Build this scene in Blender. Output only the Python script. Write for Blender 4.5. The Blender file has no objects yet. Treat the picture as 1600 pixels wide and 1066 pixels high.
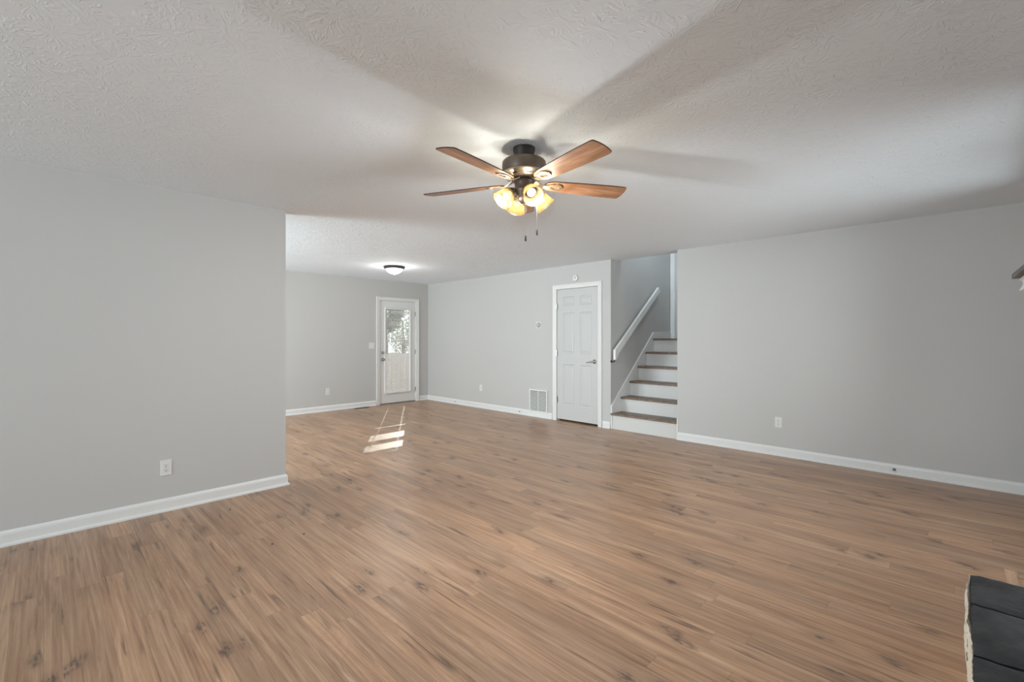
import bpy, bmesh, math, random
from mathutils import Vector, Matrix, noise
random.seed(7)
S = bpy.context.scene
COL = S.collection
PI = math.pi

# ------------------------------------------------------------------ camera
CAM_H = 1.31
cam_d = bpy.data.cameras.new('camera')
cam = bpy.data.objects.new('camera', cam_d); COL.objects.link(cam)
cam.location = (0, 0, CAM_H)
cam.rotation_euler = (math.radians(90), 0, math.radians(-45.6))
cam_d.sensor_width = 36; cam_d.lens = 717 / 1600 * 36
cam_d.shift_y = -5 / 1600
cam_d.clip_start = 0.02
S.camera = cam

# ------------------------------------------------------------------ world, sun, added fill lights
S.view_settings.view_transform = 'Standard'
S.view_settings.look = 'None'
S.view_settings.gamma = 1
S.view_settings.exposure = -0.06
try: S.view_settings.use_curve_mapping = False
except Exception: pass
S.cycles.use_denoising = True
S.cycles.max_bounces = 12
S.cycles.diffuse_bounces = 9
S.cycles.transparent_max_bounces = 16
S.cycles.sample_clamp_indirect = 4
S.cycles.caustics_reflective = False
S.cycles.caustics_refractive = False

world = bpy.data.worlds.new('sky'); S.world = world
world.use_nodes = True
wb = world.node_tree.nodes['Background']
wb.inputs[0].default_value = (0.88, 0.94, 1.0, 1)
wb.inputs[1].default_value = 2.7

def light(name, kind, loc, energy, color=(1, 1, 1), direction=None, **kw):
    d = bpy.data.lights.new(name, kind); d.energy = energy; d.color = color
    o = bpy.data.objects.new(name, d); COL.objects.link(o); o.location = loc
    for k, v in kw.items(): setattr(d, k, v)
    if direction is not None:
        o.rotation_euler = Vector(direction).to_track_quat('-Z', 'Y').to_euler()
    return o

el = math.radians(24.5)
light('sun', 'SUN', (9, 14, 6), 1.25, (1.0, 0.93, 0.82),
      (-0.56 * math.cos(el), -0.83 * math.cos(el), -math.sin(el)), angle=0.006)
DAY = (0.78, 0.91, 1.0)
# added area lights standing in for daylight at invented, unseen windows
light('daylight_back', 'AREA', (-5.63, 1.9, 1.45), 262, DAY, (1, 0, 0.30), shape='RECTANGLE', size=2.6, size_y=1.5)
light('daylight_side', 'AREA', (-0.95, -0.52, 1.45), 8, DAY, (0, 1, 0.3), shape='RECTANGLE', size=1.5, size_y=1.5)
light('daylight_dining', 'AREA', (-1.13, 6.3, 1.35), 278, (0.86, 0.94, 1.0), (1, 0, 0.12), shape='RECTANGLE', size=2.4, size_y=1.7)
light('daylight_corner', 'AREA', (4.0, -0.56, 1.3), 30, (0.93, 0.965, 1.0), (0, 1, 0.12), shape='RECTANGLE', size=1.7, size_y=1.9)  # added to brighten the right-hand side of the room
light('daylight_hall', 'AREA', (6.06, 2.95, 3.35), 32, DAY, (1, 0, -0.35), shape='RECTANGLE', size=0.9, size_y=1.0)  # added in the unseen upper hall to light the landing; no window here

# ------------------------------------------------------------------ materials
def lin(c):
    c = c / 255.0
    return c / 12.92 if c <= 0.04045 else ((c + 0.055) / 1.055) ** 2.4
def rgb(r, g, b): return (lin(r), lin(g), lin(b), 1)

class NT:
    def __init__(s, name):
        s.m = bpy.data.materials.new(name); s.m.use_nodes = True
        s.t = s.m.node_tree; s.n = s.t.nodes; s.l = s.t.links
        s.b = s.n['Principled BSDF']; s.out = s.n['Material Output']
    def new(s, kind, **kw):
        n = s.n.new(kind)
        for k, v in kw.items(): setattr(n, k, v)
        return n
    def put(s, sock, v):
        if v is None: return
        if hasattr(v, 'is_output'): s.l.new(v, sock)
        else: sock.default_value = v
    def math(s, op, a, b=None, c=None, clamp=False):
        n = s.new('ShaderNodeMath', operation=op); n.use_clamp = clamp
        for i, v in enumerate((a, b, c)): s.put(n.inputs[i], v) if v is not None else None
        return n.outputs[0]
    def vmath(s, op, a, b=None, out=0):
        n = s.new('ShaderNodeVectorMath', operation=op)
        s.put(n.inputs[0], a)
        if b is not None:
            s.put(n.inputs[3] if op == 'SCALE' else n.inputs[1], b)
        return n.outputs[out]
    def comb(s, x, y, z=0.0):
        n = s.new('ShaderNodeCombineXYZ')
        for i, v in enumerate((x, y, z)): s.put(n.inputs[i], v)
        return n.outputs[0]
    def sep(s, v):
        n = s.new('ShaderNodeSeparateXYZ'); s.put(n.inputs[0], v); return n.outputs
    def noise(s, vec, scale=5, detail=2, rough=0.5, dist=0.0, color=False):
        n = s.new('ShaderNodeTexNoise'); s.put(n.inputs['Vector'], vec)
        n.inputs['Scale'].default_value = scale; n.inputs['Detail'].default_value = detail
        n.inputs['Roughness'].default_value = rough; n.inputs['Distortion'].default_value = dist
        return n.outputs['Color' if color else 'Fac']
    def white(s, vec, color=False):
        n = s.new('ShaderNodeTexWhiteNoise', noise_dimensions='3D'); s.put(n.inputs['Vector'], vec)
        return n.outputs['Color' if color else 'Value']
    def step(s, v, a, b, lo=0.0, hi=1.0):
        n = s.new('ShaderNodeMapRange', interpolation_type='SMOOTHSTEP'); s.put(n.inputs[0], v)
        for i, x in enumerate((a, b, lo, hi)): n.inputs[i + 1].default_value = x
        return n.outputs[0]
    def mix(s, f, a, b, blend='MIX'):
        n = s.new('ShaderNodeMix', data_type='RGBA', blend_type=blend)
        s.put(n.inputs[0], f); s.put(n.inputs[6], a); s.put(n.inputs[7], b)
        return n.outputs[2]
    def ramp(s, f, stops):
        n = s.new('ShaderNodeValToRGB'); s.put(n.inputs[0], f)
        e = n.color_ramp.elements
        while len(e) < len(stops): e.new(0.5)
        for i, (p, c) in enumerate(stops): e[i].position = p; e[i].color = c
        return n.outputs[0]
    def bump(s, h, strength=0.3, dist=0.01):
        n = s.new('ShaderNodeBump'); n.inputs['Strength'].default_value = strength
        n.inputs['Distance'].default_value = dist; s.put(n.inputs['Height'], h)
        s.l.new(n.outputs[0], s.b.inputs['Normal']); return n.outputs[0]
    def co(s, which='Object'):
        return s.new('ShaderNodeTexCoord').outputs[which]
    def set(s, **kw):
        for k, v in kw.items(): s.put(s.b.inputs[k.replace('_', ' ')], v)
        return s.m

def paint(name, col, rough=0.6, bump=0.04, scale=180):
    t = NT(name); c = t.co()
    n = t.noise(c, scale, 3, 0.6)
    big = t.noise(c, 1.3, 2)
    t.bump(n, bump, 0.002)
    a = tuple(x * 0.985 for x in col[:3]) + (1,); b = tuple(x * 1.015 for x in col[:3]) + (1,)
    return t.set(Base_Color=t.mix(big, a, b), Roughness=rough)

WALLC = (0.535, 0.528, 0.516, 1)
M_wall = paint('grey_wall_paint', WALLC, 0.62, 0.06, 220)
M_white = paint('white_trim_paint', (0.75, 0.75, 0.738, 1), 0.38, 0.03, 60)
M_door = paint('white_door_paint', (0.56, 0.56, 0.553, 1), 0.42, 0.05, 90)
M_riser = paint('white_riser_paint', (0.64, 0.635, 0.615, 1), 0.45, 0.12, 14)
M_plastic = paint('white_plastic', (0.74, 0.74, 0.72, 1), 0.35, 0.0, 50)
M_hall = paint('hall_white', (0.8, 0.8, 0.78, 1), 0.6)

def ceiling_mat():
    t = NT('stomped_ceiling_plaster'); p = t.co()
    warp = t.vmath('SCALE', t.vmath('SUBTRACT', t.noise(p, 9, 2, color=True), (0.5, 0.5, 0.5)), 0.05)
    p2 = t.vmath('ADD', p, warp)
    def layer(off, size, seed):
        q = t.vmath('ADD', p2, (off, off * 0.7, 0.0))
        q = t.vmath('MULTIPLY', q, (1, 1, 0))
        v = t.new('ShaderNodeTexVoronoi', feature='F1', voronoi_dimensions='2D'); t.put(v.inputs['Vector'], q)
        v.inputs['Scale'].default_value = 1 / size
        pos = v.outputs['Position']
        d = t.vmath('SUBTRACT', q, pos)
        d = t.vmath('MULTIPLY', d, (1, 1, 0))
        r = t.vmath('LENGTH', d, out=1)
        u = t.vmath('NORMALIZE', d)
        x, y, _ = t.sep(u)
        rnd = t.math('MULTIPLY', t.white(pos), 40.0)
        nv = t.comb(t.math('MULTIPLY_ADD', x, 3.2, rnd), t.math('MULTIPLY', y, 3.2), t.math('MULTIPLY', r, 11.0))
        n = t.noise(nv, 1.55, 1.5, 0.5, 0.4)
        ridge = t.step(n, 0.54, 0.62)
        band = t.math('MULTIPLY', t.step(r, 0.018, 0.04), t.step(r, size * 0.75, size * 0.45))
        return t.math('MULTIPLY', ridge, band)
    h = t.math('MAXIMUM', layer(0.0, 0.17, 1), layer(3.37, 0.19, 2))
    msk = t.step(t.noise(p, 2.2, 2), 0.34, 0.56, 0.45, 1.0)
    h = t.math('MULTIPLY', h, msk)
    h = t.math('ADD', h, t.math('MULTIPLY', t.noise(p, 60, 3), 0.05))
    t.bump(h, 0.45, 0.005)
    return t.set(Base_Color=(0.830, 0.892, 0.945, 1), Roughness=0.85)
M_ceil = ceiling_mat()

def floor_mat():
    t = NT('oak_plank_floor'); p = t.co(); x, y, z = t.sep(p)
    W, L = 0.105, 1.22
    row = t.math('FLOOR', t.math('DIVIDE', x, W))
    rr = t.white(t.comb(row, 3.1, 0.0))
    ys = t.math('ADD', y, t.math('MULTIPLY', rr, L * 7))
    colm = t.math('FLOOR', t.math('DIVIDE', ys, L))
    cid = t.comb(row, colm, 0.0)
    r1 = t.white(cid); rc = t.white(cid, True)
    ra, rb_, rcc = t.sep(rc)
    off = t.math('MULTIPLY', ra, 37.0)
    # fine grain
    g1 = t.noise(t.comb(t.math('MULTIPLY', x, 75.0), t.math('MULTIPLY', y, 1.7), off), 1, 5, 0.60, 0.5)
    g2 = t.noise(t.comb(t.math('MULTIPLY', x, 14.0), t.math('MULTIPLY', y, 1.1), off), 1, 4, 0.6, 1.2)
    g3 = t.noise(t.comb(t.math('MULTIPLY', x, 240.0), t.math('MULTIPLY', y, 14.0), off), 1, 2, 0.5)
    # cathedral rings
    wv = t.noise(t.comb(t.math('MULTIPLY', x, 9.0), t.math('MULTIPLY', y, 1.3), off), 1, 1, 0.4)
    rings = t.math('ABSOLUTE', t.math('SINE', t.math('MULTIPLY', wv, 85.0)))
    rings = t.math('MULTIPLY', t.step(rings, 0.0, 0.5, 1.0, 0.0), t.step(rb_, 0.4, 0.6))
    f = t.math('ADD', t.math('MULTIPLY', g1, 0.62), t.math('MULTIPLY', g2, 0.38))
    col = t.ramp(f, [(0.32, rgb(126, 92, 66)), (0.46, rgb(164, 127, 98)), (0.57, rgb(184, 147, 116)), (0.70, rgb(204, 169, 138))])
    tone = t.step(r1, 0.0, 1.0, 0.86, 1.10)
    col = t.mix(1.0, col, t.comb(tone, t.math('MULTIPLY', tone, t.step(rcc, 0, 1, 0.975, 1.015)), t.math('MULTIPLY', tone, t.step(rcc, 0, 1, 0.95, 1.03))), 'MULTIPLY')
    col = t.mix(t.math('MULTIPLY', t.step(g3, 0.55, 0.75), 0.16), col, rgb(120, 88, 62))
    col = t.mix(t.math('MULTIPLY', rings, 0.13), col, rgb(120, 88, 62))
    # dark cracks / mineral streaks
    s1 = t.noise(t.comb(t.math('MULTIPLY', x, 30.0), t.math('MULTIPLY', y, 2.0), off), 1, 3, 0.55, 0.6)
    s2 = t.noise(t.comb(t.math('MULTIPLY', x, 5.0), t.math('MULTIPLY', y, 1.6), t.math('ADD', off, 5.0)), 1, 1)
    st = t.math('MULTIPLY', t.step(s1, 0.56, 0.70), t.step(s2, 0.46, 0.62))
    col = t.mix(t.math('MULTIPLY', st, 0.75), col, rgb(84, 60, 44))
    # knots
    kv = t.comb(t.math('ADD', t.math('MULTIPLY', x, 6.4), t.math('MULTIPLY', g2, 1.1)), t.math('ADD', t.math('MULTIPLY', y, 2.9), t.math('MULTIPLY', g2, 0.9)), 0.0)
    v = t.new('ShaderNodeTexVoronoi', feature='F1', voronoi_dimensions='2D'); t.put(v.inputs['Vector'], kv)
    v.inputs['Scale'].default_value = 1.0
    kd = v.outputs['Distance']; ks = t.white(v.outputs['Position'])
    gate = t.step(ks, 0.75, 0.77)
    kn = t.math('MULTIPLY', t.step(kd, 0.20, 0.05), gate)
    halo = t.math('MULTIPLY', t.step(kd, 0.42, 0.08), gate)
    kbr = t.step(t.noise(t.comb(t.math('MULTIPLY', x, 60.0), t.math('MULTIPLY', y, 22.0), 0.0), 1, 2), 0.36, 0.6)
    col = t.mix(t.math('MULTIPLY', halo, 0.28), col, rgb(118, 88, 68))
    col = t.mix(t.math('MULTIPLY', t.math('MULTIPLY', kn, kbr), 0.8), col, rgb(66, 50, 42))
    # plank joints
    fx = t.math('FRACT', t.math('DIVIDE', x, W)); fy = t.math('FRACT', t.math('DIVIDE', ys, L))
    ex = t.math('MULTIPLY', t.math('MINIMUM', fx, t.math('SUBTRACT', 1.0, fx)), W)
    ey = t.math('MULTIPLY', t.math('MINIMUM', fy, t.math('SUBTRACT', 1.0, fy)), L)
    e = t.math('MINIMUM', ex, ey)
    gr = t.step(e, 0.0004, 0.0016, 1.0, 0.0)
    col = t.mix(t.math('MULTIPLY', gr, 0.45), col, rgb(92, 68, 50))
    h = t.math('SUBTRACT', t.math('MULTIPLY', g1, 0.35), gr)
    t.bump(h, 0.12, 0.0012)
    rgh = t.math('ADD', 0.27, t.math('MULTIPLY', g1, 0.14))
    t.b.inputs['Specular IOR Level'].default_value = 0.7
    return t.set(Base_Color=col, Roughness=rgh)
M_floor = floor_mat()

def wood(name, dark, mid, lightc, rough=0.4, sx=2.5, sy=26, sz=26):
    t = NT(name); c = t.co()
    q = t.vmath('MULTIPLY', c, (sx, sy, sz))
    n = t.noise(q, 1, 5, 0.6, 0.8); n2 = t.noise(t.vmath('MULTIPLY', c, (sx * 4, sy * 8, sz * 8)), 1, 2)
    f = t.math('ADD', t.math('MULTIPLY', n, 0.75), t.math('MULTIPLY', n2, 0.25))
    t.bump(f, 0.08, 0.002)
    return t.set(Base_Color=t.ramp(f, [(0.32, dark), (0.5, mid), (0.68, lightc)]), Roughness=rough)
M_blade = wood('walnut_blade', rgb(112, 76, 50), rgb(152, 108, 77), rgb(180, 136, 104), 0.42)
M_edge = wood('dark_blade_edge', rgb(40, 24, 16), rgb(58, 36, 24), rgb(70, 44, 30), 0.5)
M_tread = wood('brown_stair_tread', rgb(82, 64, 50), rgb(116, 96, 80), rgb(140, 118, 100), 0.45, 26, 2.5, 26)
M_mantel = wood('weathered_grey_wood', rgb(58, 56, 54), rgb(104, 102, 99), rgb(150, 148, 144), 0.7, 4, 60, 40)

def metal(name, col, rough=0.35, met=1.0):
    t = NT(name); n = t.noise(t.co(), 40, 3)
    return t.set(Base_Color=t.mix(n, tuple(c * 0.8 for c in col) + (1,), tuple(min(1, c * 1.15) for c in col) + (1,)), Roughness=rough, Metallic=met)
M_bronze = metal('brushed_bronze', (0.150, 0.118, 0.095), 0.42, 0.75)
M_canopy = metal('dark_bronze', (0.035, 0.028, 0.024), 0.5, 0.4)
M_champ = metal('champagne_bronze', (0.50, 0.42, 0.32), 0.35, 0.85)
M_nickel = metal('satin_nickel', (0.42, 0.41, 0.40), 0.3, 1.0)
M_steel = metal('grey_steel', (0.30, 0.30, 0.30), 0.4, 0.9)
M_dark = paint('dark_recess', (0.012, 0.012, 0.012, 1), 0.8)  # shade inside the closet put into the colour
M_slot = paint('dark_slot', (0.03, 0.03, 0.03, 1), 0.7)
M_lightrim = metal('dark_grey_fixture_metal', (0.10, 0.10, 0.095), 0.35, 0.8)

def glass_mat():
    t = NT('window_glass'); tr = t.new('ShaderNodeBsdfTransparent'); gl = t.new('ShaderNodeBsdfGlossy')
    gl.inputs['Roughness'].default_value = 0.02
    fr = t.new('ShaderNodeFresnel'); fr.inputs[0].default_value = 1.45
    mx = t.new('ShaderNodeMixShader'); t.l.new(fr.outputs[0], mx.inputs[0])
    tr.inputs[0].default_value = (0.96, 0.98, 0.97, 1)
    t.l.new(tr.outputs[0], mx.inputs[1]); t.l.new(gl.outputs[0], mx.inputs[2]); t.l.new(mx.outputs[0], t.out.inputs[0])
    return t.m
M_glass = glass_mat()

def shade_mat(name, col, ftrans, fclear, clear):
    t = NT(name)
    n = t.noise(t.co(), 14, 3)
    tl = t.new('ShaderNodeBsdfTranslucent'); t.put(tl.inputs[0], t.mix(n, col, tuple(min(1, c * 1.1) for c in col[:3]) + (1,)))
    t.put(t.b.inputs['Base Color'], col); t.b.inputs['Roughness'].default_value = 0.25
    tp = t.new('ShaderNodeBsdfTransparent'); tp.inputs[0].default_value = clear
    m1 = t.new('ShaderNodeMixShader'); m1.inputs[0].default_value = ftrans
    t.l.new(t.b.outputs[0], m1.inputs[1]); t.l.new(tl.outputs[0], m1.inputs[2])
    m2 = t.new('ShaderNodeMixShader'); m2.inputs[0].default_value = fclear
    t.l.new(m1.outputs[0], m2.inputs[1]); t.l.new(tp.outputs[0], m2.inputs[2])
    t.l.new(m2.outputs[0], t.out.inputs[0]); return t.m
M_shade = shade_mat('amber_glass_shade', (0.030, 0.0185, 0.0065, 1), 0.5, 0.38, (1.0, 0.94, 0.84, 1))
M_slat = shade_mat('white_blind_slat', (0.88, 0.87, 0.86, 1), 0.45, 0.0, (1, 1, 1, 1))

def emit(name, col, e):
    t = NT(name)
    return t.set(Base_Color=(0.9, 0.9, 0.9, 1), Emission_Color=col, Emission_Strength=e, Roughness=0.4)
M_bulb = emit('lit_bulb', (1.0, 0.93, 0.80, 1), 3.5)
M_dome = emit('lit_frosted_dome', (1.0, 1.0, 0.97, 1), 1.6)

def stone_black():
    t = NT('black_painted_stone'); c = t.co()
    n = t.noise(c, 9, 6, 0.65); n2 = t.noise(c, 70, 4, 0.6)
    t.bump(t.math('ADD', n, t.math('MULTIPLY', n2, 0.25)), 0.5, 0.012)
    col = t.mix(t.step(t.noise(c, 5, 4), 0.35, 0.7), (0.012, 0.013, 0.015, 1), (0.040, 0.041, 0.046, 1))
    return t.set(Base_Color=col, Roughness=t.step(n, 0.3, 0.7, 0.32, 0.62))
M_black = stone_black()
def mortar():
    t = NT('cream_chipped_mortar'); c = t.co()
    n = t.noise(c, 35, 5, 0.6); t.bump(n, 0.6, 0.01)
    col = t.mix(t.step(t.noise(c, 16, 2), 0.64, 0.68), (0.88, 0.82, 0.68, 1), (0.24, 0.20, 0.16, 1))
    return t.set(Base_Color=col, Roughness=0.85)
M_mortar = mortar()

# ------------------------------------------------------------------ mesh helpers
def link(name, bm, mat, parent=None, loc=None, rot=None, smooth=False, auto=None):
    me = bpy.data.meshes.new(name)
    bmesh.ops.recalc_face_normals(bm, faces=bm.faces)
    bm.to_mesh(me); bm.free()
    mats = mat if isinstance(mat, (list, tuple)) else [mat]
    for m in mats: me.materials.append(m)
    if smooth:
        for p in me.polygons: p.use_smooth = True
        if auto: me.set_sharp_from_angle(angle=math.radians(auto))
    o = bpy.data.objects.new(name, me); COL.objects.link(o)
    if parent: o.parent = parent
    if loc: o.location = loc
    if rot: o.rotation_euler = rot
    return o

def box(bm, x0, y0, z0, x1, y1, z1, bev=0.0, mi=0):
    vs = [bm.verts.new(v) for v in ((x0, y0, z0), (x1, y0, z0), (x1, y1, z0), (x0, y1, z0), (x0, y0, z1), (x1, y0, z1), (x1, y1, z1), (x0, y1, z1))]
    fs = [bm.faces.new([vs[i] for i in q]) for q in ((0, 3, 2, 1), (4, 5, 6, 7), (0, 1, 5, 4), (1, 2, 6, 5), (2, 3, 7, 6), (3, 0, 4, 7))]
    for f in fs: f.material_index = mi
    if bev:
        es = list({e for f in fs for e in f.edges})
        bmesh.ops.bevel(bm, geom=es, offset=bev, segments=2, affect='EDGES', profile=0.5)
    return fs
def B(*a, **k):
    bm = bmesh.new(); box(bm, *a, **k); return bm

def lathe(prof, seg=40, bm=None, M=None, closed=False):
    bm = bm or bmesh.new(); rings = []
    for r, z in prof:
        if r < 1e-6: rings.append([bm.verts.new((0, 0, z))])
        else: rings.append([bm.verts.new((r * math.cos(2 * PI * i / seg), r * math.sin(2 * PI * i / seg), z)) for i in range(seg)])
    pairs = list(zip(rings, rings[1:]))
    if closed: pairs.append((rings[-1], rings[0]))
    for a, b in pairs:
        for i in range(seg):
            j = (i + 1) % seg
            if len(a) == 1 and len(b) == 1: continue
            if len(a) == 1: bm.faces.new((a[0], b[i], b[j]))
            elif len(b) == 1: bm.faces.new((a[i], a[j], b[0]))
            else: bm.faces.new((a[i], a[j], b[j], b[i]))
    if M is not None: bmesh.ops.transform(bm, matrix=M, verts=[v for r in rings for v in r])
    return bm

def tube(pts, r, seg=10, bm=None):
    bm = bm or bmesh.new(); rings = []
    pts = [Vector(p) for p in pts]
    rs = r if isinstance(r, (list, tuple)) else [r] * len(pts)
    for i, p in enumerate(pts):
        d = (pts[min(i + 1, len(pts) - 1)] - pts[max(i - 1, 0)]).normalized()
        a = d.orthogonal().normalized() if i == 0 else (a - d * a.dot(d)).normalized()
        b = d.cross(a)
        rings.append([bm.verts.new(p + (a * math.cos(2 * PI * k / seg) + b * math.sin(2 * PI * k / seg)) * rs[i]) for k in range(seg)])
    for A, Bq in zip(rings, rings[1:]):
        for k in range(seg):
            j = (k + 1) % seg; bm.faces.new((A[k], A[j], Bq[j], Bq[k]))
    bm.faces.new(rings[0]); bm.faces.new(rings[-1])
    return bm

def prism(poly, z0, z1, bm=None, axis='z'):
    """closed polygon extruded; axis says which coordinate is the extrusion"""
    bm = bm or bmesh.new()
    def P(a, b, c):
        return {'z': (a, b, c), 'y': (a, c, b), 'x': (c, a, b)}[axis]
    lo = [bm.verts.new(P(a, b, z0)) for a, b in poly]; hi = [bm.verts.new(P(a, b, z1)) for a, b in poly]
    n = len(poly)
    bm.faces.new(lo[::-1]); bm.faces.new(hi)
    for i in range(n): bm.faces.new((lo[i], lo[(i + 1) % n], hi[(i + 1) % n], hi[i]))
    return bm

def grid_wall(us, vs, holes, thick):
    """connected slab in local (x=u, z=v), y from 0 to thick, cells inside a hole left out"""
    bm = bmesh.new(); V = {}
    def vert(i, j, k):
        if (i, j, k) not in V: V[(i, j, k)] = bm.verts.new((us[i], thick * k, vs[j]))
        return V[(i, j, k)]
    nu, nv = len(us) - 1, len(vs) - 1
    def solid(i, j):
        if i < 0 or j < 0 or i >= nu or j >= nv: return False
        cu, cv = (us[i] + us[i + 1]) / 2, (vs[j] + vs[j + 1]) / 2
        return not any(a < cu < b and c < cv < d for a, c, b, d in holes)
    for i in range(nu):
        for j in range(nv):
            if not solid(i, j): continue
            for k in (0, 1): bm.faces.new([vert(i, j, k), vert(i + 1, j, k), vert(i + 1, j + 1, k), vert(i, j + 1, k)])
            for (di, dj, a, b) in ((-1, 0, (i, j), (i, j + 1)), (1, 0, (i + 1, j), (i + 1, j + 1)), (0, -1, (i, j), (i + 1, j)), (0, 1, (i, j + 1), (i + 1, j + 1))):
                if not solid(i + di, j + dj):
                    bm.faces.new([vert(*a, 0), vert(*b, 0), vert(*b, 1), vert(*a, 1)])
    return bm

def wall(name, x0, y0, rot, length, z0, z1, holes=(), thick=0.12, mat=None):
    us = sorted({0, length} | {h[0] for h in holes} | {h[2] for h in holes})
    vs = sorted({z0, z1} | {h[1] for h in holes} | {h[3] for h in holes})
    o = link(name, grid_wall(us, vs, holes, thick), mat or M_wall, loc=(x0, y0, 0), rot=(0, 0, rot))
    o['kind'] = 'structure'
    return o

def struct(name, bm, mat, **k):
    o = link(name, bm, mat, **k); o['kind'] = 'structure'; return o

def tag(o, label=None, cat=None, group=None, kind=None):
    if label: o['label'] = label
    if cat: o['category'] = cat
    if group: o['group'] = group
    if kind: o['kind'] = kind
    return o
def empty(name, loc, rotz=0, **k):
    o = bpy.data.objects.new(name, None); COL.objects.link(o); o.location = loc; o.rotation_euler = (0, 0, rotz)
    o.empty_display_size = 0.05
    return tag(o, **k)
def copy_tree(o, parent=None):
    c = o.copy(); COL.objects.link(c)
    if parent is not None: c.parent = parent
    for ch in [x for x in bpy.data.objects if x.parent == o]: copy_tree(ch, c)
    return c

RR = -PI / 2      # things on the right wall: local x runs to the right in the picture, local y goes into the wall

def sweep_xy(pts, prof, cap=True):
    """prof = (n, z) pairs swept along a floor polyline with mitred corners; n grows to the right of travel"""
    bm = bmesh.new(); P = [Vector((p[0], p[1])) for p in pts]; rings = []
    for i, p in enumerate(P):
        ns = []
        if i > 0: d = (P[i] - P[i - 1]).normalized(); ns.append(Vector((d.y, -d.x)))
        if i < len(P) - 1: d = (P[i + 1] - P[i]).normalized(); ns.append(Vector((d.y, -d.x)))
        m = ns[0] if len(ns) == 1 else (ns[0] + ns[1]).normalized()
        k = 1 / max(0.2, m.dot(ns[0]))
        rings.append([bm.verts.new((p.x + m.x * n * k, p.y + m.y * n * k, z)) for n, z in prof])
    q = len(prof)
    for a, b in zip(rings, rings[1:]):
        for i in range(q): bm.faces.new((a[i], a[(i + 1) % q], b[(i + 1) % q], b[i]))
    bm.faces.new(rings[0]); bm.faces.new(rings[-1])
    return bm
BASE = [(0, 0), (0.026, 0), (0.026, 0.010), (0.022, 0.018), (0.014, 0.021), (0.014, 0.072), (0.012, 0.083), (0.007, 0.092), (0.003, 0.097), (0, 0.097)]
def baseboard(name, pts, prof=BASE):
    return struct(name, sweep_xy(pts, prof), M_white, smooth=False)

def frame_u(path, prof, bm=None):
    """prof = (d outward, y) swept round a polyline in local x/z, mitred (outward = left of travel)"""
    bm = bm or bmesh.new(); P = [Vector(p) for p in path]; rings = []
    for i, p in enumerate(P):
        ns = []
        if i > 0: d = (P[i] - P[i - 1]).normalized(); ns.append(Vector((-d.y, d.x)))
        if i < len(P) - 1: d = (P[i + 1] - P[i]).normalized(); ns.append(Vector((-d.y, d.x)))
        m = ns[0] if len(ns) == 1 else (ns[0] + ns[1]).normalized()
        k = 1 / max(0.2, m.dot(ns[0]))
        rings.append([bm.verts.new((p.x + m.x * dd * k, y, p.y + m.y * dd * k)) for dd, y in prof])
    q = len(prof)
    for a, b in zip(rings, rings[1:]):
        for i in range(q): bm.faces.new((a[i], a[(i + 1) % q], b[(i + 1) % q], b[i]))
    bm.faces.new(rings[0]); bm.faces.new(rings[-1])
    return bm
CASE = [(0, 0), (0, -0.010), (0.012, -0.014), (0.045, -0.016), (0.058, -0.021), (0.068, -0.021), (0.070, -0.016), (0.070, 0)]
CASE_OUT = CASE

# ------------------------------------------------------------------ room shell
H = 2.44; XR = 5.72; YF = 8.10; YL = 4.30; XC = 1.51; XB = -5.5; YB = -0.42; XD = -1.0
T = 0.12
# floor / ceiling
struct('floor', prism([(XB - T, YB - T), (XR + T, YB - T), (XR + T, YF + T), (XD - T, YF + T), (XD - T, YL + T), (XB - T, YL + T)], -0.1, 0.0), M_floor)
struct('ceiling', prism([(XB - T, YB - T), (XR + 0.18, YB - T), (XR + 0.18, YF + T), (XD - T, YF + T), (XD - T, YL + T), (XB - T, YL + T)], H, H + 0.1), M_ceil)
# left wall, running to its free end
wall('wall_left', XB - T, YL, 0, XC - XB + T, 0, H)
# far wall with the glazed door opening
DX0, DX1, DZ = 4.585, 5.410, 2.045
wall('wall_far', XD - T, YF, 0, XR - XD + 2 * T, 0, H, holes=[(DX0 - XD + T - 0.012, -1, DX1 - XD + T + 0.012, DZ + 0.012)])
# right wall: far piece with the closet, near piece
SY1, SY0 = 3.61, 2.617
CY0, CY1, CZ = 4.605, 3.825, 2.075       # closet opening (left, right in the picture)
wall('wall_right_far', XR, YF, RR, YF - SY1, 0, H, holes=[(YF - CY0 - 0.012, -1, YF - CY1 + 0.012, CZ + 0.012)])
wall('wall_right', XR, SY0, RR, SY0 - YB + T, 0, H)
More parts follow.
